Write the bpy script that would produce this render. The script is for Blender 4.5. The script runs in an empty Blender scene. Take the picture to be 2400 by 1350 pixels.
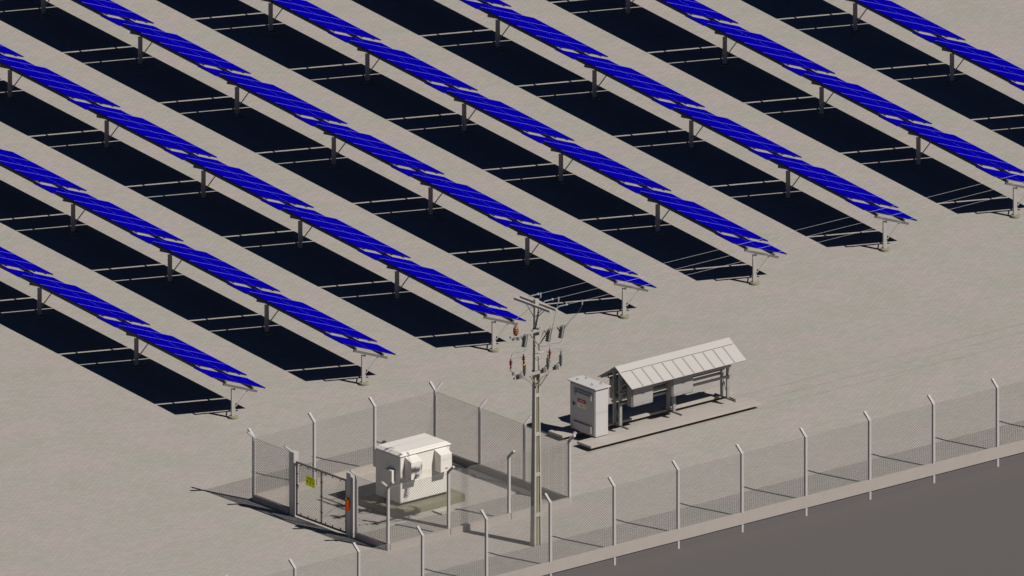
import bpy, bmesh, math, random
from mathutils import Vector, Matrix
random.seed(7)
R = math.radians
scene = bpy.context.scene
COL = scene.collection

# ------------------------------------------------------------------ survey frame
# The site is laid out on two axes: X along the road fence, Y away from the road.
ALPHA = R(39.75); ELEV = R(18.0); PPM = 78.0
CA, SA = math.cos(ALPHA), math.sin(ALPHA)
SE, CE = math.sin(ELEV), math.cos(ELEV)
XX, XY = CA*PPM, SA*SE*PPM            # photo pixels per metre of X (right, up)
YX, YY = -SA*PPM, CA*SE*PPM           # photo pixels per metre of Y
ZZ = CE*PPM                           # photo pixels per metre of height
DET = XX*YY - YX*XY
def at(px, py, z=0.0):
    """survey: ground position of a point seen in the photo at a known height"""
    dx = px-1200.0; up = 675.0-py-ZZ*z
    return Vector(((YY*dx-YX*up)/DET, (XX*up-XY*dx)/DET, z))
RD = Vector((0.5113*CA-0.8594*SA, -0.5113*SA-0.8594*CA, 0)).normalized()   # along the solar rows
PD = Vector((-RD.y, RD.x, 0))                                             # across the rows
if PD.x < 0: PD = -PD
Z = Vector((0, 0, 1))

# ------------------------------------------------------------------ materials
def mat(name, c, rough=0.7, var=0.06, scale=6.0, metal=0.0, c2=None, spec=0.3, bump=0.0):
    m = bpy.data.materials.new(name); m.use_nodes = True
    nt = m.node_tree; N = nt.nodes; L = nt.links
    b = N["Principled BSDF"]
    b.inputs["Roughness"].default_value = rough
    b.inputs["Metallic"].default_value = metal
    b.inputs["Specular IOR Level"].default_value = spec
    tc = N.new("ShaderNodeTexCoord")
    no = N.new("ShaderNodeTexNoise"); no.inputs["Scale"].default_value = scale
    no.inputs["Detail"].default_value = 5; no.inputs["Roughness"].default_value = 0.65
    L.new(tc.outputs["Object"], no.inputs["Vector"])
    r = N.new("ShaderNodeValToRGB")
    a = [max(0, v*(1-var)) for v in c]; d = [min(1, v*(1+var)) for v in (c2 or c)]
    r.color_ramp.elements[0].position = 0.3; r.color_ramp.elements[0].color = (*a, 1)
    r.color_ramp.elements[1].position = 0.7; r.color_ramp.elements[1].color = (*d, 1)
    L.new(no.outputs["Fac"], r.inputs["Fac"]); L.new(r.outputs["Color"], b.inputs["Base Color"])
    if bump:
        bp = N.new("ShaderNodeBump"); bp.inputs["Strength"].default_value = bump
        bp.inputs["Distance"].default_value = 0.01
        L.new(no.outputs["Fac"], bp.inputs["Height"]); L.new(bp.outputs["Normal"], b.inputs["Normal"])
    return m

def ground_mat():
    m = bpy.data.materials.new("paver_ground"); m.use_nodes = True
    nt = m.node_tree; N = nt.nodes; L = nt.links; b = N["Principled BSDF"]
    b.inputs["Roughness"].default_value = 0.95; b.inputs["Specular IOR Level"].default_value = 0.1
    tc = N.new("ShaderNodeTexCoord")
    mp = N.new("ShaderNodeMapping"); mp.inputs["Rotation"].default_value = (0, 0, R(9))
    L.new(tc.outputs["Object"], mp.inputs["Vector"])
    br = N.new("ShaderNodeTexBrick"); br.inputs["Scale"].default_value = 1.0
    br.inputs["Brick Width"].default_value = 0.22; br.inputs["Row Height"].default_value = 0.11
    br.inputs["Mortar Size"].default_value = 0.007; br.inputs["Mortar Smooth"].default_value = 0.3
    br.inputs["Color1"].default_value = (0.412, 0.380, 0.348, 1)
    br.inputs["Color2"].default_value = (0.370, 0.341, 0.313, 1)
    br.inputs["Mortar"].default_value = (0.270, 0.249, 0.228, 1)
    L.new(mp.outputs["Vector"], br.inputs["Vector"])
    n1 = N.new("ShaderNodeTexNoise"); n1.inputs["Scale"].default_value = 48; n1.inputs["Detail"].default_value = 6
    n1.inputs["Roughness"].default_value = 0.8
    L.new(tc.outputs["Object"], n1.inputs["Vector"])
    n2 = N.new("ShaderNodeTexNoise"); n2.inputs["Scale"].default_value = 0.55; n2.inputs["Detail"].default_value = 4
    L.new(tc.outputs["Object"], n2.inputs["Vector"])
    r1 = N.new("ShaderNodeValToRGB"); r1.color_ramp.elements[0].position = .3; r1.color_ramp.elements[1].position = .7
    r1.color_ramp.elements[0].color = (.90, .895, .89, 1); r1.color_ramp.elements[1].color = (1.11, 1.11, 1.11, 1)
    L.new(n1.outputs["Fac"], r1.inputs["Fac"])
    r2 = N.new("ShaderNodeValToRGB"); r2.color_ramp.elements[0].position = .35; r2.color_ramp.elements[1].position = .65
    r2.color_ramp.elements[0].color = (.94, .99, .95, 1); r2.color_ramp.elements[1].color = (1.04, 1.0, 1.02, 1)
    L.new(n2.outputs["Fac"], r2.inputs["Fac"])
    x1 = N.new("ShaderNodeMix"); x1.data_type = 'RGBA'; x1.blend_type = 'MULTIPLY'; x1.inputs["Factor"].default_value = 1
    L.new(br.outputs["Color"], x1.inputs["A"]); L.new(r1.outputs["Color"], x1.inputs["B"])
    x2 = N.new("ShaderNodeMix"); x2.data_type = 'RGBA'; x2.blend_type = 'MULTIPLY'; x2.inputs["Factor"].default_value = 1
    L.new(x1.outputs["Result"], x2.inputs["A"]); L.new(r2.outputs["Color"], x2.inputs["B"])
    L.new(x2.outputs["Result"], b.inputs["Base Color"])
    return m

M = {}
M['ground'] = ground_mat()
M['road'] = mat('asphalt', (.122, .111, .109), .9, .05, 14, spec=.15)
M['added_base_wall'] = mat('added_plinth', (.131, .120, .118), .9, .04, 3, spec=.15)
M['beam'] = mat('beige_concrete', (.385, .345, .310), .9, .035, 2.5, spec=.15)
M['strip'] = mat('strip_concrete', (.415, .372, .338), .9, .04, 2.5, spec=.15)
M['post'] = mat('pale_concrete', (.455, .430, .410), .85, .04, 7, spec=.2)
M['wire'] = mat('galvanised_wire', (.27, .255, .235), .5, .05, 20, metal=.2)
M['gate'] = mat('gate_steel', (.20, .175, .155), .5, .08, 20, metal=.35)
M['panel'] = mat('blue_cell', (.0022, .0003, .325), .8, .05, 1.5, spec=.0)
M['panelgrid'] = mat('cell_gridline', (.22, .22, .62), .5, .02, 5)
M['frame'] = mat('module_frame', (.030, .031, .060), .5, .05, 10, metal=.5)
M['steel'] = mat('galvanised_steel', (.40, .373, .35), .55, .06, 9, metal=.12)
M['rail'] = mat('mounting_rail', (.17, .158, .145), .55, .08, 9, metal=.3)
M['purlin'] = mat('shaded_purlin', (.075, .070, .068), .6, .08, 9)  # darker than the rails: shade under the modules put into the colour
M['inv'] = mat('inverter_grey', (.335, .315, .30), .5, .02, 2.0, spec=.3)
M['footing'] = mat('olive_concrete', (.25, .24, .165), .95, .12, 8, spec=.1)
M['pole'] = mat('pole_concrete', (.425, .402, .335), .95, .10, 5, spec=.1, bump=.2)
M['pad'] = mat('pad_concrete', (.215, .205, .138), .95, .16, 2.5, spec=.1, bump=.15)
M['pit'] = mat('pit_cover', (.47, .45, .38), .95, .10, 6, spec=.1)
M['tank'] = mat('offwhite_paint', (.74, .70, .635), .5, .02, 2.0, spec=.3)
M['cab'] = mat('light_grey_paint', (.50, .475, .455), .5, .02, 2.0, spec=.3)
M['lid'] = mat('lid_paint', (.54, .525, .505), .5, .02, 2.0, spec=.3)
M['roof'] = mat('roof_sheet', (.455, .43, .40), .6, .02, 1.2, spec=.25)
M['seam'] = mat('roof_seam', (.31, .29, .262), .6, .04, 4)
M['leg'] = mat('shelter_steel', (.33, .335, .305), .5, .05, 8, metal=.2)
M['dark'] = mat('dark_metal', (.05, .05, .05), .5, .1, 10)
M['grille'] = mat('grille_grey', (.16, .155, .15), .6, .05, 30)
M['hard'] = mat('line_hardware', (.24, .245, .235), .45, .1, 20, metal=.4)
M['rubber'] = mat('polymer_insulator', (.030, .034, .030), .5, .15, 20)
M['shed'] = mat('grey_shed', (.33, .34, .31), .5, .1, 20)
M['brown'] = mat('brown_porcelain', (.24, .095, .02), .4, .12, 20, spec=.4)
M['red'] = mat('red_polymer', (.15, .004, .011), .45, .1, 20)
M['yellow'] = mat('yellow_cap', (.55, .33, .03), .5, .1, 20)
M['cable'] = mat('yellow_cable', (.38, .325, .16), .6, .08, 20)
M['alu'] = mat('aluminium_line', (.40, .40, .40), .4, .03, 20, metal=.3)
M['clamp'] = mat('grey_clamp', (.36, .375, .39), .4, .05, 20, metal=.2)
M['ext'] = mat('red_orange_paint', (.90, .105, .001), .45, .03, 8, spec=.4)
M['sign'] = mat('yellow_sign', (.93, .95, .001), .5, .02, 8)
M['ink'] = mat('black_ink', (.02, .02, .012), .6, .0, 8)
M['signred'] = mat('sign_red', (.62, .012, .06), .5, .0, 8)
M['white'] = mat('white_ink', (.75, .75, .72), .5, .0, 8)

# ------------------------------------------------------------------ mesh helper
class MB:
    def __init__(s): s.v = []; s.f = []
    def add(s, vs, fs):
        b = len(s.v); s.v += [tuple(p) for p in vs]; s.f += [tuple(b+i for i in f) for f in fs]; return s
    def box(s, x0, x1, y0, y1, z0, z1):
        return s.add([(x0,y0,z0),(x1,y0,z0),(x1,y1,z0),(x0,y1,z0),(x0,y0,z1),(x1,y0,z1),(x1,y1,z1),(x0,y1,z1)],
                     [(3,2,1,0),(4,5,6,7),(0,1,5,4),(1,2,6,5),(2,3,7,6),(3,0,4,7)])
    def obox(s, c, ax, ay, az):
        """oriented box: centre, three half vectors"""
        c = Vector(c); ax, ay, az = Vector(ax), Vector(ay), Vector(az)
        vs = [c-ax-ay-az, c+ax-ay-az, c+ax+ay-az, c-ax+ay-az, c-ax-ay+az, c+ax-ay+az, c+ax+ay+az, c-ax+ay+az]
        fs = [(3,2,1,0),(4,5,6,7),(0,1,5,4),(1,2,6,5),(2,3,7,6),(3,0,4,7)]
        if ax.cross(ay).dot(az) < 0: fs = [f[::-1] for f in fs]
        return s.add(vs, fs)
    def bar(s, a, b, w, h, up=Z):
        a, b = Vector(a), Vector(b); d = b-a
        u = Vector(up)
        if abs(d.normalized().dot(u)) > .98: u = Vector((1,0,0))
        side = d.cross(u).normalized(); top = side.cross(d).normalized()
        return s.obox((a+b)/2, d/2, side*(w/2), top*(h/2))
    def tube(s, pts, r, n=6, cap=True):
        pts = [Vector(p) for p in pts]; rings = []
        prev = None
        for i, p in enumerate(pts):
            d = (pts[min(i+1, len(pts)-1)]-pts[max(i-1, 0)]).normalized()
            if prev is None:
                u = Z if abs(d.z) < .9 else Vector((1,0,0)); a = d.cross(u).normalized()
            else:
                a = (prev-d*prev.dot(d)).normalized()
            prev = a; b = d.cross(a)
            rr = r[i] if isinstance(r, (list, tuple)) else r
            rings.append([p+(a*math.cos(2*math.pi*k/n)+b*math.sin(2*math.pi*k/n))*rr for k in range(n)])
        vs = [q for ring in rings for q in ring]; fs = []
        for i in range(len(pts)-1):
            for k in range(n):
                k2 = (k+1) % n
                fs.append((i*n+k, i*n+k2, (i+1)*n+k2, (i+1)*n+k))
        if cap:
            fs.append(tuple(range(n))[::-1]); fs.append(tuple((len(pts)-1)*n+k for k in range(n)))
        return s.add(vs, fs)
    def lathe(s, base, axis, prof, n=12):
        """prof: (distance along axis, radius)"""
        base = Vector(base); d = Vector(axis).normalized()
        u = Z if abs(d.z) < .9 else Vector((1,0,0))
        a = d.cross(u).normalized(); b = d.cross(a)
        vs = []; fs = []
        for (t, r) in prof:
            for k in range(n):
                q = 2*math.pi*k/n
                vs.append(base+d*t+(a*math.cos(q)+b*math.sin(q))*max(r, 1e-4))
        m = len(prof)
        for i in range(m-1):
            for k in range(n):
                k2 = (k+1) % n
                fs.append((i*n+k, i*n+k2, (i+1)*n+k2, (i+1)*n+k))
        fs.append(tuple(range(n))[::-1]); fs.append(tuple((m-1)*n+k for k in range(n)))
        return s.add(vs, fs)
    def poly(s, pts, dv):
        """closed outline extruded by dv"""
        pts = [Vector(p) for p in pts]; dv = Vector(dv); n = len(pts)
        fs = [tuple(range(n))[::-1], tuple(range(n, 2*n))]
        fs += [(k, (k+1) % n, n+(k+1) % n, n+k) for k in range(n)]
        return s.add(pts+[p+dv for p in pts], fs)
    def mesh(s, name, m, bevel=0.0):
        me = bpy.data.meshes.new(name); me.from_pydata(s.v, [], s.f); me.update()
        bm = bmesh.new(); bm.from_mesh(me)
        if bevel:
            ed = [e for e in bm.edges if len(e.link_faces) == 2 and e.calc_face_angle(0) > .6]
            bmesh.ops.bevel(bm, geom=ed, offset=bevel, segments=2, affect='EDGES', clamp_overlap=True)
        bmesh.ops.recalc_face_normals(bm, faces=bm.faces)
        bm.to_mesh(me); bm.free()
        me.materials.append(M[m] if isinstance(m, str) else m)
        return me
    def build(s, name, m, parent=None, bevel=0.0, loc=None):
        o = bpy.data.objects.new(name, s.mesh(name, m, bevel)); COL.objects.link(o)
        if parent: o.parent = parent
        if loc is not None: o.location = loc
        return o
def smooth(o):
    for p in o.data.polygons: p.use_smooth = True
    return o
def empty(name, loc=(0,0,0), rz=0):
    o = bpy.data.objects.new(name, None); COL.objects.link(o)
    o.location = loc; o.rotation_euler = (0,0,rz); o.empty_display_size = .2
    return o
def tag(o, label=None, cat=None, group=None, kind=None):
    if label: o['label'] = label
    if cat: o['category'] = cat
    if group: o['group'] = group
    if kind: o['kind'] = kind
    return o
def inst(name, me, parent, loc=(0,0,0), rot=(0,0,0)):
    o = bpy.data.objects.new(name, me); COL.objects.link(o); o.parent = parent
    o.location = loc; o.rotation_euler = rot
    return o
def text(name, body, size, m, parent, origin, xdir, ydir, ext=.001):
    cu = bpy.data.curves.new(name, 'FONT'); cu.body = body; cu.size = size; cu.extrude = ext
    cu.align_x = 'CENTER'; cu.align_y = 'CENTER'
    t = bpy.data.objects.new(name, cu); COL.objects.link(t)
    dg = bpy.context.evaluated_depsgraph_get()
    me = bpy.data.meshes.new_from_object(t.evaluated_get(dg))
    bpy.data.objects.remove(t)
    x, y = Vector(xdir).normalized(), Vector(ydir).normalized(); z = x.cross(y)
    mt = Matrix((x, y, z)).transposed().to_4x4(); mt.translation = Vector(origin)
    me.transform(mt); me.materials.clear(); me.materials.append(M[m])
    o = bpy.data.objects.new(name, me); COL.objects.link(o); o.parent = parent
    return o

# ------------------------------------------------------------------ setting
S0 = at(1589, 1249)                    # a street fence post
YS = S0.y                              # the fence line
g = MB(); g.add([(-150,YS,0),(150,YS,0),(150,180,0),(-150,180,0)], [(0,1,2,3)])
tag(g.build('ground', 'ground'), kind='structure')
ROADZ = -.50
g = MB(); g.add([(-150,-180,ROADZ),(150,-180,ROADZ),(150,YS+.3,ROADZ),(-150,YS+.3,ROADZ)], [(0,1,2,3)])
tag(g.build('road', 'road'), kind='structure')

# ------------------------------------------------------------------ chain-link wire
def chain(w, h, y=0.0, step=.084, r=.0044, trim=True):
    """a w x h panel of diamond wire in the local XZ plane, lower left corner at the origin"""
    b = MB(); k = 1.0
    def seg(x0, z0, x1, z1, dy):
        a, c = Vector((x0, y+dy, z0)), Vector((x1, y+dy, z1))
        b.tube([a, c], r, 4, False)
    n = int((w+h)/step)+1
    for i in range(1, n):
        t = i*step
        x0, z0 = (t, 0) if t <= w else (w, t-w)
        x1, z1 = (0, t) if t <= h else (t-h, h)
        seg(x0, z0, x1, z1, .003)
        seg(w-x0, z0, w-x1, z1, -.003)
    if trim:
        for zz in (0.0, h): b.tube([(0,y,zz),(w,y,zz)], r, 4, False)
    return b

def post_mesh(arms, top=2.0, bottom=0.0, w=.082):
    b = MB(); b.box(-w/2, w/2, -w/2, w/2, bottom, top)
    return b
def arm_mesh(d, top=2.0, w=.082, a=.245, h=.215):
    """angled top of a concrete post leaning towards d"""
    d = Vector((d[0], d[1], 0)); s = Vector((-d.y, d.x, 0))*(w/2); q = d*(w/2)
    b = MB(); e = d*a+Z*h
    lo = [-q-s, q-s, q+s, -q+s]
    nn = Vector((0,0,0)); 
    vs = [p+Z*top for p in lo]
    # the arm keeps its section: the far end is cut square to the slope
    un = e.normalized(); tn = (Z-un*un.z).normalized()
    hi = [e+tn*(w*.42)-s, e-tn*(w*.42)-s, e-tn*(w*.42)+s, e+tn*(w*.42)+s]
    vs += [p+Z*top for p in hi]
    b.add(vs, [(3,2,1,0),(4,5,6,7),(0,1,5,4),(1,2,6,5),(2,3,7,6),(3,0,4,7)])
    return b

# ------------------------------------------------------------------ street fence
sf = empty('chain_link_fence', (S0.x, YS, 0))
tag(sf, 'long straight chain-link fence with bent pale posts along the edge of the grey road', 'fence')
SP = 2.496
pm = MB(); pm.box(-.041, .041, -.041, .041, ROADZ, 2.0)
pm_me = pm.mesh('post', 'post', .006); am_me = arm_mesh((0,1)).mesh('arm', 'post', .005)
cm_me = chain(SP-.084, 1.86).mesh('wire_mesh', 'wire')
NL, NR = -9, 8
for i in range(NL, NR+1):
    p = inst('post', pm_me, sf, (i*SP, 0, 0))
    inst('bent_arm', am_me, p)
    if i < NR: inst('wire_mesh', cm_me, sf, (i*SP+.042, .0, .135))
L0, L1 = NL*SP-.6, NR*SP+.6
b = MB(); b.box(L0, L1, -.052, -.0445, -.23, .13)       # face of the ground beam, butted in front of the posts
xs = [L0]+[i*SP+o for i in range(NL, NR+1) for o in (-.0435, .0435)]+[L1]
for k in range(0, len(xs), 2): b.box(xs[k], xs[k+1], -.0445, .06, -.23, .13)
b.build('base_beam', 'beam', sf)
b = MB(); b.box(L0, L1, -.018, .10, ROADZ-.05, -.233); b.build('added_base_wall', 'added_base_wall', sf)  # plinth added so no dark band shows under the beam, toned like the road

# ------------------------------------------------------------------ enclosure fence
EF = at(910.5, 1289); ER = at(1337, 1181); EK = at(1018.6, 1064); EL = at(593, 1174)
X0 = (EF.x+EL.x)/2; X1 = (ER.x+EK.x)/2; Y0 = (EF.y+ER.y)/2; Y1 = (EL.y+EK.y)/2
W, D = X1-X0, Y1-Y0
ef = empty('chain_link_fence', (X0, Y0, 0))
tag(ef, 'square chain-link fence on a low kerb enclosing the white transformer', 'fence')
epm = MB(); epm.box(-.041,.041,-.041,.041,0,2.0); epm_me = epm.mesh('post', 'post', .006)
arm_me = {d: arm_mesh(d).mesh('arm', 'post', .005) for d in ((0,1),(0,-1),(1,0),(-1,0))}
def epost(x, y, dirs):
    p = inst('post', epm_me, ef, (x, y, 0))
    for d in dirs: inst('bent_arm', arm_me[d], p)
bx, by = W/3, D/3
epost(0, 0, [(-1,0),(0,-1)]); epost(W, 0, [(0,-1),(1,0)]); epost(W, D, [(0,1),(1,0)]); epost(0, D, [(0,1),(-1,0)])
for i in (1,2):
    epost(i*bx, 0, [(0,-1)]); epost(i*bx, D, [(0,1)]); epost(W, i*by, [(1,0)])
G1a, G1b = D-1.80, D-2.00        # first gate post (far and near side)
G2a, G2b = D-4.46, D-4.66        # second gate post
epost(0, D-1.745, [(-1,0)]); epost(0, D-4.82, [(-1,0)])
for (ya, yb) in ((G1b, G1a), (G2b, G2a)):
    q = MB(); q.box(-.1, .1, ya, yb, 0, 2.03); q.build('gate_post', 'post', ef, .008)
MH = 1.77; MZ = .205
cx_me = chain(bx-.084, MH).mesh('wire_mesh', 'wire'); cy_me = chain(by-.084, MH).mesh('wire_mesh', 'wire')
for i in range(3):
    inst('wire_mesh', cx_me, ef, (i*bx+.042, 0, MZ)); inst('wire_mesh', cx_me, ef, (i*bx+.042, D, MZ))
    inst('wire_mesh', cy_me, ef, (W, i*by+.042, MZ), (0,0,R(90)))
h = MB()
c1 = chain(1.745-.084, MH).mesh('wire_mesh', 'wire'); inst('wire_mesh', c1, ef, (0, D-1.745+.042, MZ), (0,0,R(90)))
wl = D-4.82
c2 = chain(wl-.084, MH).mesh('wire_mesh', 'wire'); inst('wire_mesh', c2, ef, (0, .042, MZ), (0,0,R(90)))
k = MB(); T = .2; q = .07
def kerb(x0, x1, y0, y1): k.box(x0, x1, y0, y1, 0, T)
e = .0425
for i in range(3):
    kerb(i*bx+e, (i+1)*bx-e, -q, q); kerb(i*bx+e, (i+1)*bx-e, D-q, D+q)
    kerb(W-q, W+q, i*by+e+(.03 if i == 0 else 0), (i+1)*by-e-(.03 if i == 2 else 0))
kerb(-q, q, e+.03, D-4.82-e); kerb(-q, q, D-1.745+e, D-e-.03)
k.build('kerb', 'beam', ef)

# ------------------------------------------------------------------ gate
gt = empty('metal_gate', (X0-.055, Y0, 0))
tag(gt, 'closed brown-grey steel gate with wire infill between two thick square posts', 'gate')
ga, gb = D-4.44, D-2.06; z0, z1 = .07, 1.775; t = .055
f = MB()
f.box(-.022,.022, gb-t, gb, z0, z1); f.box(-.022,.022, ga, ga+t, z0, z1)
f.box(-.022,.022, ga+t, gb-t, z1-t, z1); f.box(-.022,.022, ga+t, gb-t, z0, z0+t)
f.build('gate_frame', 'gate', gt)
gm = (ga+gb)/2
f = MB(); f.box(-.02,.02, gm-.024, gm+.024, z0+t, z1-t); f.build('mid_bar', 'gate', gt)
b = MB(); b.bar((.03, gb-.01, z1-.02), (.09, gb+.10, 1.35), .02, .02); b.build('stay', 'gate', gt)
for (a, c) in ((ga+t+.03, gm-.054), (gm+.054, gb-t-.03)):
    me = chain(c-a, z1-z0-2*t-.08).mesh('wire_mesh', 'wire')
    inst('wire_mesh', me, gt, (0, a, z0+t+.04), (0,0,R(90)))
b = MB()
for (a, c) in ((ga+t, gm-.024), (gm+.024, gb-t)):
    for u in (.22, .55, .85):
        y = a+(c-a)*u
        b.box(-.012,.012, y-.011, y+.011, z0+t, z0+t+.06); b.box(-.012,.012, y-.011, y+.011, z1-t-.05, z1-t)
    for zz in (.45, .95, 1.4):
        b.box(-.012,.012, a, a+.04, zz-.011, zz+.011); b.box(-.012,.012, c-.04, c, zz-.011, zz+.011)
b.build('clip', 'dark', gt)
b = MB(); b.box(-.06, -.022, gb-.13, gb-.05, 1.02, 1.06); b.bar((-.06, gb-.06, 1.04), (-.06, gb-.19, 1.03), .018, .018); b.build('latch', 'dark', gt)

# ------------------------------------------------------------------ warning sign on the gate
ws = empty('warning_sign', (X0-.055-.03, Y0+D-2.76, 1.30))
tag(ws, 'yellow warning sign with black print hung on the left half of the gate', 'sign')
tilt = R(2.0)
ws.rotation_euler = (tilt, 0, 0)
b = MB(); b.box(-.004, .004, -.21, .21, -.15, .15); b.build('plate', 'sign', ws)
xd, yd = (0,-1,0), (0,0,1)
text('lettering', 'PERIGO', .085, 'ink', ws, (-.0046, 0, .085), xd, yd, .0005)
ic = MB()
def ipoly(pts): ic.poly([(-.0048, -x, z) for x, z in pts], (-.0010, 0, 0))
ipoly([(-.165,.02),(-.13,.035),(-.11,.0),(-.135,-.01),(-.105,-.05),(-.13,-.075),(-.15,-.03),(-.175,-.02)])
ipoly([(-.015,.035),(.03,.035),(.022,-.025),(-.008,-.025)]); ipoly([(-.012,-.038),(.028,-.038),(.028,-.07),(-.012,-.07)])
ipoly([(.13,.03),(.16,.02),(.14,-.015),(.165,-.02),(.125,-.085),(.133,-.035),(.112,-.03)])
ic.build('pictogram', 'ink', ws)

# ------------------------------------------------------------------ fire extinguisher
fx = empty('fire_extinguisher', (X0-.1-.062, Y0+D-4.585, .86))
tag(fx, 'red-orange fire extinguisher hung on the gate post beside the gate', 'extinguisher')
b = MB(); b.lathe((0,0,0), Z, [(0,.05),(.012,.064),(.30,.064),(.335,.05),(.352,.02)], 14); smooth(b.build('cylinder', 'ext', fx))
b = MB(); b.lathe((0,0,.352), Z, [(0,.016),(.035,.016)], 8); b.box(-.01,.01,-.05,.03,.385,.398); b.box(-.01,.01,-.055,.02,.41,.42); b.build('valve', 'dark', fx)
b = MB(); b.lathe((-.012,.03,.372), (-1,0,0), [(0,.018),(.02,.018)], 10); b.build('gauge', 'sign', fx)
b = MB(); b.tube([(0,-.02,.375),(.03,-.062,.34),(.04,-.072,.22),(.04,-.07,.1)], .009, 6); b.build('hose', 'dark', fx)

# ------------------------------------------------------------------ transformer on its pad
TC = at(938.5, 1180.5, .30)
PT = .20
pad = MB()
x0, x1, y0, y1, rr = TC.x-.45, TC.x+1.93+.40, TC.y-.35, TC.y+1.17+.30, .18
pts = []
for (cx, cy, a0) in ((x1-rr, y0+rr, -90), (x1-rr, y1-rr, 0), (x0+rr, y1-rr, 90), (x0+rr, y0+rr, 180)):
    for j in range(7):
        a = R(a0+15*j); pts.append((cx+rr*math.cos(a), cy+rr*math.sin(a), 0))
pad.poly(pts, (0,0,PT))
tag(pad.build('concrete_pad', 'pad', None, .012), 'olive-stained concrete pad with rounded corners under the white transformer', 'concrete pad')
tr = empty('transformer', (TC.x, TC.y, PT))
tag(tr, 'white box-shaped pad transformer with sloped lid inside the wire fence', 'transformer')
TW, TD = 1.93, 1.17
b = MB(); b.box(0, TW, 0, TD, .10, 1.545); b.build('tank', 'tank', tr, .012)
b = MB(); b.box(.08, TW-.08, .08, TD-.08, 0, .10); b.build('tank_gap_shade', 'dark', tr)  # dark block fills the shadow gap between tank and pad
b = MB(); b.box(.02, TW-.02, .02, TD-.02, 1.545, 1.57); b.build('lid_shade_strip', 'grille', tr)  # grey strip stands in for the shadow under the lid
lo, hi, o1, i1 = 1.57, 1.675, .035, .075
b = MB()
v = [(-o1,-o1,lo),(TW+o1,-o1,lo),(TW+o1,TD+o1,lo),(-o1,TD+o1,lo),(-o1,-o1,lo+.025),(TW+o1,-o1,lo+.025),(TW+o1,TD+o1,lo+.025),(-o1,TD+o1,lo+.025),
     (i1,i1,hi),(TW-i1,i1,hi),(TW-i1,TD-i1,hi),(i1,TD-i1,hi)]
b.add(v, [(3,2,1,0),(0,1,5,4),(1,2,6,5),(2,3,7,6),(3,0,4,7),(4,5,9,8),(5,6,10,9),(6,7,11,10),(7,4,8,11),(8,9,10,11)])
b.build('lid', 'tank', tr, .006)
def tbox(xa, wd, za, zb):
    b = MB(); d = .31
    prof = [(0,za),(-d,za),(-d,zb-.02),(0,zb+.10)]
    b.poly([(xa, y, z) for y, z in prof], (wd,0,0))
    o = b.build('terminal_box', 'tank', tr, .004)
    h = MB(); h.bar((xa+wd*.42, -d-.012, za+.11), (xa+wd*.62, -d-.012, za+.11), .016, .016)
    h.box(xa+wd*.42-.006, xa+wd*.42+.006, -d-.02, -d+.001, za+.10, za+.12); h.build('handle', 'hard', o)
tbox(.167, .44, .88, 1.44); tbox(1.317, .44, .88, 1.44)
b = MB(); b.poly([(0,.233,.76),(-.145,.233,.76),(-.145,.233,1.08),(-.135,.233,1.105),(0,.233,1.12)], (0,.34,0)); b.build('control_box', 'tank', tr, .006)
b = MB(); b.poly([(.0,TD,.96),(.0,TD+.125,.96),(.0,TD+.125,1.48),(.0,TD,1.51)], (.55,0,0)); b.build('cooling_box', 'tank', tr, .006)
b = MB(); b.box(.72,.735,-.012,.001,.86,.96); b.box(1.12,1.135,-.012,.001,.83,.93); b.build('hinge', 'tank', tr)
b = MB(); b.box(.76, 1.10, -.004, .001, .15, 1.40); b.build('door_panel', 'tank', tr)

pc = at(1036, 1204, .06)
b = MB(); b.box(pc.x, pc.x+.5, pc.y, pc.y+.46, .012, .06)
for i in range(1,4): b.box(pc.x+.125*i-.006, pc.x+.125*i+.006, pc.y+.01, pc.y+.45, .06, .063)
for i in range(1,4): b.box(pc.x+.01, pc.x+.49, pc.y+.115*i-.006, pc.y+.115*i+.006, .06, .0625)
b.box(pc.x+.03, pc.x+.47, pc.y+.03, pc.y+.43, 0, .012)
tag(b.build('pit_cover', 'pit'), 'small gridded concrete pit cover on the ground in front of the transformer pad', 'pit cover')

# ------------------------------------------------------------------ utility pole
PC = at(1256.6, 1277.9)
up = empty('utility_pole', PC)
tag(up, 'tall tapering concrete power pole with crossarms, fuses and red surge arresters', 'utility pole')
def Q(px, py, dy):
    """point of the pole's equipment, dy behind (+) or in front (-) of its axis"""
    dx = (px-1256.6-YX*dy)/XX
    return Vector((dx, dy, (1277.9-py-XY*dx-YY*dy)/ZZ))
H = 7.78; ZR = 5.97
def half(z):
    u = z/H
    return .152+(.068-.152)*u, .102+(.043-.102)*u
# double-T shaft: two flanges, a thin web and solid steps across the recess
sh = MB()
def taper(fx0, fx1, fy0, fy1, za, zb):
    vs = []
    for z in (za, zb):
        hx, hy = half(z)
        vs += [(fx0*hx, fy0*hy, z), (fx1*hx, fy0*hy, z), (fx1*hx, fy1*hy, z), (fx0*hx, fy1*hy, z)]
    sh.add(vs, [(3,2,1,0),(4,5,6,7),(0,1,5,4),(1,2,6,5),(2,3,7,6),(3,0,4,7)])
taper(-1, -.50, -1, 1, 0, ZR); taper(.60, 1, -1, 1, 0, ZR)
taper(-.50, .60, -.45, .45, 0, ZR)
taper(-1, 1, -1, 1, ZR, H)
for zz in (.98, 2.25, 3.52, 4.75):
    taper(-.50, .60, -.96, -.45, zz-.055, zz+.055); taper(-.50, .60, .45, .96, zz-.055, zz+.055)
sh.build('shaft', 'pole', up)
b = MB()
for i in range(22):
    zz = 6.02+i*.079
    if zz > H-.06: break
    hx, hy = half(zz); b.lathe((0, -hy+.002, zz), (0,-1,0), [(0,.010),(.004,.010)], 8)
b.build('bolt_hole_shade', 'dark', up)  # flat dark discs stand for the shade inside the holes
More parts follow.
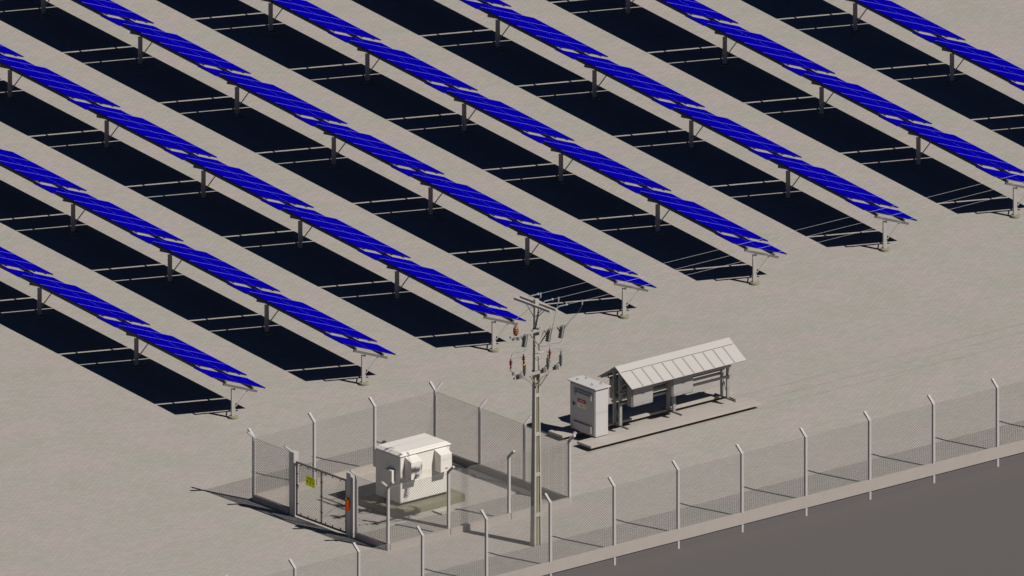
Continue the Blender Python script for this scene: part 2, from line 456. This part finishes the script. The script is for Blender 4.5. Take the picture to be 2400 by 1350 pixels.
# top crossarm pair and braces
AZ = 7.61
for dx in (-.118, .118):
    b = MB(); b.box(dx-.035, dx+.035, -.82, .88, AZ-.038, AZ+.038); o = b.build('crossarm', 'post', up, .004)
    s = -1 if dx < 0 else 1
    h2 = MB()
    for y in (-.68, -.42, .42, .68, .80): h2.lathe((dx+s*.034, y, AZ), (s,0,0), [(0,.014),(.012,.014)], 6)
    h2.build('bolt', 'hard', o)
b = MB()
for y in (-.40, .36):
    for dx in (-.095, .095): b.bar((dx, y, AZ-.04), (dx*.75, .03 if y > 0 else -.03, AZ-.38), .008, .024)
b.build('crossarm_brace', 'hard', up)
# mid crossarm
for (zc, x0, x1) in ((6.84, -1.15, .86), (5.51, -1.0, .84)):
    b = MB(); b.box(x0, x1, -.195, -.125, zc-.04, zc+.04); arm = b.build('crossarm', 'beam', up, .005)
    b = MB()
    for s in (-1, 1):
        b.bar((s*.38, -.165, zc-.055), (s*.05, -.12, zc-.45), .012, .035)
    b.build('crossarm_brace', 'hard', up)
    b = MB(); hx, hy = half(zc)
    b.box(-hx-.012, hx+.012, -.125, hy+.012, zc-.03, zc+.03); b.build('pole_band', 'grille', up)
# fuse cutouts
def sheds(base, axis, n, pitch, r0, r1):
    prof = [(0, r0)]
    for i in range(n):
        t0 = (i+.15)*pitch
        prof += [(t0, r0), (t0+pitch*.15, r1), (t0+pitch*.42, r1*.92), (t0+pitch*.6, r0)]
    prof.append((n*pitch, r0))
    m = MB(); m.lathe(base, axis, prof, 12); return m
for (px, py) in ((1228,800), (1284,787), (1314,779)):
    c = Q(px, py, -.30)
    ax = Vector((.20, 0, .98)).normalized()
    fc = MB(); fc.bar(c+Vector((-.01,0,0)), c+Vector((-.01,.14,.14)), .025, .03, Z); fc = fc.build('fuse_cutout', 'hard', up)
    o = sheds(c-ax*.175, ax, 6, .058, .040, .066).build('insulator', 'rubber', fc)
    m = MB(); m.bar(c+ax*.16, c+ax*.19+Vector((.12,0,.0)), .03, .03); m.bar(c-ax*.165, c-ax*.19+Vector((.11,0,0)), .03, .03)
    m.lathe(c+ax*.17, ax, [(0,.035),(.05,.028)], 8); m.build('contact', 'hard', fc)
    m = MB(); m.tube([c-ax*.20+Vector((.115,0,0)), c+ax*.19+Vector((.125,0,0))], .014, 8); m.build('fuse_tube', 'grille', fc)
# brown post insulator at the end of the mid crossarm
c = Q(1209, 786, -.165)
b = MB(); b.lathe(c, Z, [(0,.045),(.035,.05),(.045,.078),(.075,.08),(.083,.066),(.095,.084),(.13,.086),(.138,.070),(.150,.086),(.185,.084),(.193,.066),(.205,.078),(.235,.072),(.245,.045),(.29,.042),(.31,.03)], 14)
smooth(b.build('post_insulator', 'brown', up))
b = MB(); b.lathe(c-Z*.10, Z, [(0,.016),(.10,.016)], 8); b.box(c.x-.13, c.x-.06, c.y-.04, c.y+.04, c.z-.14, c.z-.03); b.box(c.x+.05, c.x+.11, c.y-.04, c.y+.04, c.z-.17, c.z-.06)
b.build('insulator_pin', 'hard', up)
# switching bracket to the right of the mid level
b = MB(); b.tube([Q(1263,771,-.1), Q(1280,766.5,-.1), Q(1302,760.5,-.1)], .012, 6); b.tube([Q(1302,760,-.1), Q(1306,764,-.1), Q(1306,772,-.1)], .010, 6)
b.tube([Q(1275,766,-.1), Q(1276,775,-.1), Q(1268,790,-.1)], .010, 6)
b.build('switch_linkage', 'hard', up)
# red surge arresters
for (px, py) in ((1197,853), (1227,842), (1288,830)):
    c = Q(px, py, -.30)
    sa = MB(); sa.lathe(c-Z*.16, Z, [(0,.022),(.05,.024),(.14,.024),(.15,.055),(.165,.055),(.175,.024),(.205,.024),(.215,.058),(.23,.058),(.24,.024),(.30,.020),(.33,.008)], 12)
    sa = sa.build('surge_arrester', 'red', up)
    m = MB(); m.lathe(c-Z*.20, Z, [(0,.020),(.012,.045),(.035,.05),(.045,.024)], 10); m.build('base_cap', 'yellow', sa)
    m = MB(); m.bar(c-Z*.20, c-Z*.33+Vector((.12,.08,0)), .014, .014); m.build('bracket', 'hard', sa)
# ribbed cable terminations
TERM = ((1229,865), (1284,850), (1314,842))
for (px, py) in TERM:
    c = Q(px, py, -.30)
    ct = sheds(c-Z*.15, Z, 7, .043, .022, .056).build('cable_termination', 'rubber', up)
    m = MB()
    for i in range(7): m.lathe(c-Z*.15+Z*((i+.48)*.043), Z, [(0,.050),(.007,.044)], 12)
    m.build('shed', 'shed', ct)
    m = MB(); m.lathe(c+Z*.15, Z, [(0,.020),(.07,.020),(.11,.030),(.13,.010)], 10); m.build('lug', 'hard', ct)
    m = MB(); m.lathe(c-Z*.21, Z, [(0,.026),(.05,.028),(.06,.016)], 10); m.build('boot', 'dark', ct)
for (px, py) in ((1218,882), (1275,867), (1304,860)):
    c = Q(px, py, -.26)
    m = MB(); m.box(c.x-.055, c.x+.055, c.y-.05, c.y+.05, c.z-.07, c.z+.06); m.bar(c+Vector((0,0,.06)), c+Vector((.09,0,.13)), .02, .02)
    m.build('bracket', 'grille', up)
for (px, py) in ((1203,876), (1212,882)):
    c = Q(px, py, -.2); m = MB(); m.box(c.x-.03, c.x+.03, c.y-.03, c.y+.03, c.z-.05, c.z+.05); m.build('bracket', 'hard', up)
# jumpers
def curve(pts, r, n=5, per=7):
    """Catmull-Rom tube"""
    P = [Vector(p) for p in pts]; P = [P[0]*2-P[1]]+P+[P[-1]*2-P[-2]]; out = []
    for i in range(1, len(P)-2):
        for j in range(per):
            t = j/per
            out.append(.5*((2*P[i])+(P[i+1]-P[i-1])*t+(2*P[i-1]-5*P[i]+4*P[i+1]-P[i+2])*t*t+(3*P[i]-P[i-1]-3*P[i+1]+P[i+2])*t**3))
    out.append(P[-2])
    m = MB(); m.tube(out, r, n); return m
LZ = 7.70
LY = (.517, -.152, -.812); CLX = (1267, 1309, 1364.5)
JP = [[(1264,699,.45),(1250,717,.1),(1233,729,-.2),(1214,745,-.3),(1203,753,-.3),(1202,760,-.3),(1209,764,-.20)],
      [(1308,706,-.15),(1304,726,-.2),(1300,742,-.25),(1296,762,-.3),(1294,776,-.3)],
      [(1364,716,-.81),(1357,729,-.7),(1338,749,-.5),(1327,763,-.35),(1322,772,-.3)]]
for pts in JP: curve([Q(*p) for p in pts], .0085).build('jumper_wire', 'hard', up)
for pts in ([(1232,817,-.3),(1226,824,-.3),(1212,826.5,-.3),(1201,829,-.3),(1198,837,-.3),(1197,843,-.3)],
            [(1286,803,-.3),(1282,810,-.3),(1272,812,-.3),(1262,812,-.28),(1257,815,-.25)],
            [(1317,797,-.3),(1312,803,-.3),(1300,805,-.3),(1290,806,-.3),(1288,815,-.3),(1288,822,-.3)],
            [(1193,843,-.3),(1204,840,-.3),(1216,839,-.3),(1227,838.5,-.3)],
            [(1264,826,-.25),(1276,824.5,-.3),(1288,826,-.3)],
            [(1287,819,-.3),(1300,816.5,-.3),(1312,818,-.3),(1317,821,-.3),(1316,830,-.3)],
            [(1221,884,-.26),(1233,890,-.24),(1242,896,-.2),(1247,903,-.1),(1248,912,.0)]):
    curve([Q(*p) for p in pts], .0072).build('jumper_wire', 'hard', up)
for pts in ([(1229,880,-.3),(1231,886,-.3),(1238,890.5,-.28),(1250,891,-.24),(1259,893,-.2),(1261,905,-.12)],
            [(1284,864,-.3),(1284,872,-.3),(1279,877,-.3),(1270,884,-.26),(1263,893,-.2),(1262.5,906,-.12)],
            [(1315,857,-.3),(1313,863,-.3),(1302,869,-.3),(1289,871,-.3),(1278,880,-.28),(1266,891,-.2),(1264,907,-.12)]):
    curve([Q(*p) for p in pts], .009).build('power_cable', 'cable', up)
b = MB()
for (dx, m_) in ((-.022, 'cable'), (.012, 'cable')):
    pp = []
    for zz in [0.02+i*.49 for i in range(11)]:
        hx, hy = half(zz); pp.append((dx*hx/.11+.01, -hy*.58, zz))
    q = MB(); q.tube(pp, .009, 6); q.build('power_cable', m_, up)
# three conductors with dead-end insulators
lab = ['power line from the back end of the pole-top crossarm', 'power line from the middle of the pole-top crossarm', 'power line from the front end of the pole-top crossarm, lowest in the picture']
for y, cx, lb in zip(LY, CLX, lab):
    b = MB(); b.tube([(.15,y,LZ-.05),(.20,y,LZ)], .014, 6)
    for i in range(4): b.lathe((.20+i*.052, y, LZ), (1,0,0), [(0,.013),(.006,.026),(.016,.027),(.026,.013),(.052,.013)], 10)
    b.lathe((.41, y, LZ), (1,0,0), [(0,.013),(.05,.014),(.06,.034),(.12,.036),(.14,.012)], 8)
    b.build('strain_insulator', 'clamp', up)
    pl = empty('power_line', (PC.x+.50, PC.y+y, LZ))
    tag(pl, lb, 'power line', 'power lines strung from the pole')
    pts = []
    for i in range(41):
        x = i*1.25; pts.append((x, 0, -.25*4*(x/50)*(1-x/50)*.5))
    w = MB(); w.tube(pts, .0038, 5); w.build('conductor', 'alu', pl)
    dxl = (cx-1256.6-YX*y)/XX-.50
    w = MB(); w.box(dxl-.022, dxl+.022, -.015, .015, -.06, .022); w.lathe((dxl,0,-.15), Z, [(0,.010),(.03,.022),(.07,.022),(.10,.012)], 8); w.build('tap_clamp', 'clamp', pl)

# ------------------------------------------------------------------ inverter station
FC = at(1385.3, 1046.6, .18)
labs = ['long thin concrete strip under the front of the inverter shelter, in full sun',
        'long thin concrete strip behind the other, mostly in the shade of the inverter shelter']
for i, lb in enumerate(labs):
    o = empty('foundation_strip', (FC.x, FC.y+1.34*i, 0)); tag(o, lb, 'concrete strip', 'foundation strips under the inverter station')
    b = MB(); b.box(0, 6.65, 0, .67, .107, .18); b.build('slab', 'strip', o, .006)
    b = MB()
    for xx in (1.1, 3.3, 5.5): b.box(xx-.1, xx+.1, .30, .60, 0, .107)
    b.build('added_dark_block', 'dark', o)  # added supports, coloured dark to match the shaded gap under the slab
# switch cabinet
CC = at(1396, 1027, .18)
cb = empty('switch_cabinet', CC)
tag(cb, 'tall light grey electrical cabinet with a danger sign at the end of the shelter', 'cabinet')
CW, CD, CH = .49, 1.2, 1.50
b = MB(); b.box(0, CW, 0, CD, .02, CH); b.build('body', 'cab', cb, .008)
b = MB(); b.box(.03, CW-.03, .03, CD-.03, 0, .02); b.build('plinth', 'dark', cb)
b = MB(); o1 = .06
v = [(-o1,-o1,CH+.03),(CW+o1,-o1,CH+.03),(CW+o1,CD+o1,CH+.03),(-o1,CD+o1,CH+.03),(-o1,-o1,CH+.06),(CW+o1,-o1,CH+.06),(CW+o1,CD+o1,CH+.06),(-o1,CD+o1,CH+.06),(CW/2,-o1,CH+.085),(CW/2,CD+o1,CH+.085)]
b.add(v, [(3,2,1,0),(0,1,5,8,4),(1,2,6,5),(2,3,7,9,6),(3,0,4,7),(4,8,9,7),(8,5,6,9)])
ld = b.build('lid', 'lid', cb)
b = MB(); b.box(.02, CW-.02, .02, CD-.02, CH, CH+.03); b.build('lid_collar', 'grille', cb)
for (x, y) in ((.10,.30),(.38,.22),(.10,.98),(.38,.90)):
    m = MB(); m.tube([(x, y+.03*math.cos(R(a))*1.2, CH+.085+.045*math.sin(R(a))) for a in range(0,181,30)], .008, 6); m.build('lifting_eye', 'dark', ld)
b = MB(); b.box(-.016, 0, .02, CD-.02, .05, CH-.03); dr = b.build('door', 'cab', cb, .004)
b = MB(); b.poly([(-.016,.14,CH-.11),(-.07,.14,CH-.15),(-.07,.14,CH-.36),(-.016,.14,CH-.36)], (0,.012,0))
b.poly([(-.016,CD-.26,CH-.11),(-.07,CD-.26,CH-.15),(-.07,CD-.26,CH-.36),(-.016,CD-.26,CH-.36)], (0,.012,0))
b.poly([(-.016,.152,CH-.11),(-.07,.152,CH-.15),(-.07,.152,CH-.165),(-.016,.152,CH-.125)], (0,CD-.26-.152,0)); b.build('rain_hood', 'cab', dr)
b = MB(); b.box(-.024, -.016, .17, CD-.27, CH-.26, CH-.15); b.build('vent', 'grille', dr)
b = MB(); b.box(-.075, -.016, .14, CD-.22, .10, .33); b.build('lower_vent_box', 'cab', dr, .004)
b = MB(); b.box(-.028, -.016, CD-.20, CD-.16, .80, .92); b.bar((-.04, CD-.18, .87), (-.04, CD-.28, .86), .02, .025); b.build('handle', 'dark', dr)
# danger sign
sg = MB(); sy0, sy1, sz0, sz1 = .43, .83, .80, 1.08
sg.box(-.0205, -.0163, sy0, sy1, sz0, sz1); sg = sg.build('danger_sign', 'white', cb)
b = MB(); b.box(-.0225, -.0206, sy0+.01, sy1-.01, .955, 1.07); b.build('header', 'ink', sg)
b = MB(); b.poly([(-.0227, (sy0+sy1)/2+.165*math.cos(R(a)), 1.0125+.045*math.sin(R(a))) for a in range(0,360,15)], (-.001,0,0)); b.build('oval', 'signred', sg)
text('lettering', 'PERIGO', .075, 'white', sg, (-.0240, (sy0+sy1)/2, 1.0125), (0,-1,0), (0,0,1), .0004)
b = MB()
def tri(y): b.poly([(-.0207, y+.05, .825), (-.0207, y, .925), (-.0207, y-.05, .825)], (-.001,0,0))
tri(sy1-.075); b.box(-.0217, -.0207, sy0+.025, sy0+.105, .825, .93); b.build('pictogram', 'sign', sg)
b = MB(); yb = sy1-.075
b.poly([(-.0219, yb-.008, .90), (-.0219, yb+.010, .868), (-.0219, yb-.002, .866), (-.0219, yb+.008, .836), (-.0219, yb-.012, .876), (-.0219, yb+.0, .878)], (-.0008,0,0))
b.box(-.0227, -.0218, sy0+.035, sy0+.048, .835, .92); b.box(-.0227, -.0218, sy0+.08, sy0+.093, .835, .90)
for i in range(3): b.box(-.0217, -.0207, sy0+.14, sy0+.27, .905-.035*i, .915-.035*i)
b.build('pictogram', 'ink', sg)

# shelter
SC = at(1447, 996, .20)
SC = Vector((SC.x, SC.y, .18))
st = empty('inverter_shelter', SC)
tag(st, 'open gabled shelter with pale metal roof on thin steel legs', 'shelter')
HW, RISE, RZ = .81, .50, 1.87
xa, xb = -.10, 4.37
th = .022
for s in (-1, 1):
    sl = Vector((0, s*HW, -RISE)); n = Vector((0, s*RISE, HW)).normalized()
    b = MB(); b.obox(Vector(((xa+xb)/2, 0, RZ))+sl/2-n*th/2+Vector((0,s*.002,0)), ((xb-xa)/2,0,0), sl/2, n*th/2)
    rf = b.build('roof_sheet', 'roof', st)
    N = 11
    for i in range(1, N):
        x = xa+.05+(xb-xa-.1)*i/N
        b = MB(); b.obox(Vector((x, 0, RZ))+sl*.63+n*.006, (.020,0,0), sl*.365, n*.006)
        b.build('standing_seam', 'seam', rf)
    b = MB(); b.obox(Vector(((xa+xb)/2, 0, RZ))+sl*.135+n*.008, ((xb-xa)/2-.003,0,0), sl*.133, n*.004); b.build('ridge_flashing', 'roof', rf)
    b = MB()
    for i in range(N):
        x = xa+.05+(xb-xa-.1)*(i+.5)/N
        b.obox(Vector((x, 0, RZ))+sl*.275+n*.004, ((xb-xa-.1)/N*.46,0,0), sl*.006, n*.003)
    b.build('flashing_gap_shade', 'dark', rf)  # dark strips drawn as the shade below the flashing edge
    b = MB(); b.bar((xa+.06, s*(HW-.08), RZ-RISE-.005), (xb-.06, s*(HW-.08), RZ-RISE-.005), .04, .05); b.build('purlin', 'leg', st)
    b = MB()
    for fx in (0, 2.1, 4.2):
        b.bar((fx, s*.03, RZ-.06), (fx, s*(HW-.05), RZ-RISE-.02), .04, .05)
        b.bar((fx, s*.155, RZ-.62), (fx, s*.52, RZ-.36), .025, .025)
    b.build('rafter', 'leg', st)
LY2 = .135
for fx in (0, 2.1, 4.2):
    for s in (-1, 1):
        b = MB(); b.box(fx-.05, fx+.05, s*LY2-.032, s*LY2+.032, .04, RZ-.13); b.build('leg', 'leg', st, .004)
    b = MB(); b.box(fx-.022, fx+.022, -.50, .47, 0, .04); b.build('foot_bar', 'rail', st)
    b = MB(); b.bar((fx+.03, -.10, .05), (fx+.03, .10, .55), .015, .03); b.bar((fx+.03, .10, .9), (fx+.03, -.10, 1.2), .015, .03); b.build('brace', 'leg', st)
b = MB(); b.bar((4.26, -.16, .05), (4.26, -.42, .03), .03, .03); b.build('foot_bar', 'rail', st)
for zz, hh in ((1.06, .06), (.74, .07)):
    for s in (-1, 1):
        b = MB(); b.box(-.06, 4.32, s*.195-.026, s*.195+.026, zz-hh/2, zz+hh/2); b.build('mounting_rail', 'leg', st)
b = MB(); b.tube([(.0,.05,.93),(4.2,.05,.93)], .045, 10); b.build('cable_conduit', 'dark', st)
b = MB(); b.tube([(-.02,-.70,1.42),(-.02,.70,1.42)], .008, 6); b.build('tie_rod', 'leg', st)
# inverters
ivl = ['light grey inverter box on the front of the shelter, nearest the tall cabinet', 'light grey inverter box on the front of the shelter, in the middle of its length',
       'dark shaded inverter box on the back of the shelter, nearest the tall cabinet', 'dark shaded inverter box on the back of the shelter, in the middle of its length']
n = 0
for s in (-1, 1):
    for fx in (.16, 1.73):
        iv = empty('solar_inverter', (SC.x+fx, SC.y+s*.225+(.09 if s > 0 else 0), SC.z+.65+(.04 if s > 0 else 0))); tag(iv, ivl[n], 'inverter', 'inverters mounted on the shelter'); n += 1
        b = MB(); b.box(0, .83, min(0, s*.285), max(0, s*.285), 0, .68); b.build('housing', 'inv', iv, .03)
        b = MB(); b.box(.03, .80, min(s*.285, s*.295), max(s*.285, s*.295), .03, .65); b.build('cover', 'inv', iv, .004)
        b = MB(); b.box(.34, .48, min(s*.2955, s*.300), max(s*.2955, s*.300), .36, .41); b.build('display', 'grille', iv)
        b = MB()
        for (x, z) in ((.06,.07),(.77,.07),(.06,.60),(.77,.60),(.40,.06)): b.lathe((x, s*.295, z), (0,s,0), [(0,.010),(.006,.010)], 8)
        b.build('screw', 'dark', iv)
        b = MB()
        for x in (.2,.3,.4,.5,.6): b.tube([(x, s*.14, 0), (x, s*.14, -.05)], .018, 8)
        b.build('cable_gland', 'dark', iv)

# ------------------------------------------------------------------ solar rows
BAY = 5.687; MP = 1.098; ML = 1.985; TILT = R(19.4)
PO = .185                                   # the table sits this far across from its posts
C3 = PD*math.cos(TILT)-Z*math.sin(TILT)     # down the slope
NN = (PD*math.sin(TILT)+Z*math.cos(TILT)).normalized()
ZS = 1.105                                  # centre height of the single modules
def rowv(r, p, z): return RD*r+PD*p+Z*z
def slope(r, c, nrm, base): return RD*r+PD*PO+Z*base+C3*c+NN*nrm
gap = .012
# one module: glass with grid lines and an aluminium frame, origin at its centre
mod = MB(); mod.obox((0,0,0), RD*(MP/2-gap/2), C3*(ML/2), NN*.004); mod_me = mod.mesh('glass', 'panel')
fr = MB(); hw, hl = MP/2-gap/2, ML/2
fr.obox(-NN*.018, RD*hw, C3*hl, NN*.0135); fr_me = fr.mesh('solar_module', 'frame')
gl = MB(); gl.obox(NN*.0055, RD*(hw-.001), C3*.003, NN*.0014); gl_me = gl.mesh('grid_line', 'panelgrid')
gl = MB(); gl.obox(NN*.0055, RD*(hw-.001), C3*.003, NN*.0014)
gl.obox(RD*(hw-.008)+NN*.0057, RD*.007, C3*(hl-.001), NN*.0016); glj_me = gl.mesh('grid_line', 'panelgrid')
gl.obox(RD*(-hw+.008)+NN*.0057, RD*.007, C3*(hl-.001), NN*.0016); gls_me = gl.mesh('grid_line', 'panelgrid')
# post, footing, beam, brace: origin at the post's foot
pb = MB(); w2, d2, t2 = .063, .027, .006
pb.obox(rowv(0, 0, .47), RD*.003, PD*w2, Z*.47)
pb.obox(rowv(-d2, -w2+.004, .47), RD*d2, PD*.004, Z*.47); pb.obox(rowv(-d2, w2-.004, .47), RD*d2, PD*.004, Z*.47)
pb.obox(rowv(.004, -.012, .37), RD*.004, PD*.008, Z*.012); pb.obox(rowv(.004, .014, .33), RD*.004, PD*.008, Z*.012)
post_me = pb.mesh('post', 'steel')
fb = MB(); fb.lathe((0,0,0), Z, [(0,.152),(.06,.152),(.075,.14)], 20); foot_me = fb.mesh('footing', 'footing')
BZ = .93
bb = MB(); bb.obox(rowv(.035, PO+.02, BZ), C3*.62, RD*.028, NN*.033); beam_me = bb.mesh('cross_beam', 'rail')
br = MB(); br.bar(rowv(.02, .06, .36), rowv(.02, .47, BZ-.14), .022, .026); br_me = br.mesh('brace', 'steel')
# purlins of one bay, and the end stubs
pu = MB()
for c in (-.50, .50): pu.obox(slope(BAY/2+.06, c, -.085, ZS), RD*(BAY/2+.01), C3*.028, NN*.038)
pu_me = pu.mesh('purlin', 'purlin')
ra = MB(); LR0 = .15; LRL = 4*MP
for c in (-.95, -.52, .52, .95): ra.obox(slope(LR0+LRL/2-.16, c, .015, ZS), RD*(LRL/2-.16), C3*.022, NN*.03 if abs(c) < .9 else NN*.03)
rail_me = ra.mesh('module_rail', 'purlin')
RISEL = .088
E1 = at(1769.3, 666)
rows = [(3, -1, 'rearmost solar panel row at the upper right corner, showing mainly by its dark shadow', 5),
        (2, -1, 'solar panel row crossing the upper right corner, behind every row with its end in view', 6),
        (1, -1, 'solar panel row crossing the upper right, directly behind the one ending above the shelter', 7),
        (0, 1, 'solar panel row whose end post stands farthest right, above the shelter roof', 8),
        (-1, 1, 'solar panel row whose end stands just right of the pole-top crossarm, behind the power lines', 8),
        (-2, 1, 'solar panel row whose end comes just left of the power pole', 7),
        (-3, 1, 'solar panel row ending above the transformer fence, second from lower left', 6),
        (-4, 1, 'solar panel row at the lower left showing only its end post and last panels', 4)]
for (k, _, lb, nb) in rows:
    base = E1+Vector((5.094*k, 0, 0))
    rw = empty('solar_panel_row', base)
    tag(rw, lb, 'solar panels', 'rows of blue solar panels on posts')
    for j in range(nb+1):
        o = -RD*(BAY*j)
        p = inst('post', post_me, rw, o+Z*.005)
        inst('footing', foot_me, p, (0,0,-.005))
        inst('brace', br_me, p); inst('cross_beam', beam_me, p)
        if j == 0: continue
        inst('purlin', pu_me, rw, o); inst('module_rail', rail_me, rw, o)
        for q in range(4):
            c = o+RD*(LR0+MP*(q+.5))+PD*PO+Z*(ZS)+NN*RISEL
            m = inst('solar_module', fr_me, rw, c); inst('glass', mod_me, m); inst('grid_line', gl_me if q == 3 else gls_me if q == 0 else glj_me, m)
        c = o+RD*(LR0+4*MP+.05+MP*.5)+PD*PO+Z*ZS
        m = inst('solar_module', fr_me, rw, c); inst('glass', mod_me, m); inst('grid_line', gl_me, m)

# ------------------------------------------------------------------ light
az = Vector((.295, -.9556, 0)).normalized(); SEL = R(47.2)
tosun = az*math.cos(SEL)+Z*math.sin(SEL)
sd = bpy.data.lights.new('sun', 'SUN'); sd.energy = 4.3; sd.angle = R(.5); sd.color = (1, .955, .90)
so = bpy.data.objects.new('sun', sd); COL.objects.link(so)
so.rotation_euler = tosun.to_track_quat('Z', 'Y').to_euler(); so.location = tosun*60
w = bpy.data.worlds.new('World'); scene.world = w; w.use_nodes = True
nt = w.node_tree; bg = nt.nodes['Background']; sky = nt.nodes.new('ShaderNodeTexSky')
sky.sky_type = 'NISHITA'; sky.sun_disc = False; sky.sun_elevation = SEL; sky.sun_rotation = math.atan2(az.x, az.y)
sky.air_density = .24; sky.dust_density = 0; sky.ozone_density = 10; sky.altitude = 0
nt.links.new(sky.outputs['Color'], bg.inputs['Color']); bg.inputs['Strength'].default_value = .05

# ------------------------------------------------------------------ camera
cd = bpy.data.cameras.new('camera'); cd.type = 'ORTHO'; cd.ortho_scale = 2400/PPM; cd.clip_end = 600
co = bpy.data.objects.new('camera', cd); COL.objects.link(co)
fwd = Vector((SA*CE, CA*CE, -SE))
co.location = Vector((0,0,0))-fwd*90
co.rotation_euler = fwd.to_track_quat('-Z', 'Y').to_euler()
scene.camera = co
vs = scene.view_settings; vs.view_transform = 'Standard'; vs.look = 'None'; vs.exposure = 0; vs.gamma = 1; vs.use_curve_mapping = False
scene.cycles.max_bounces = 6
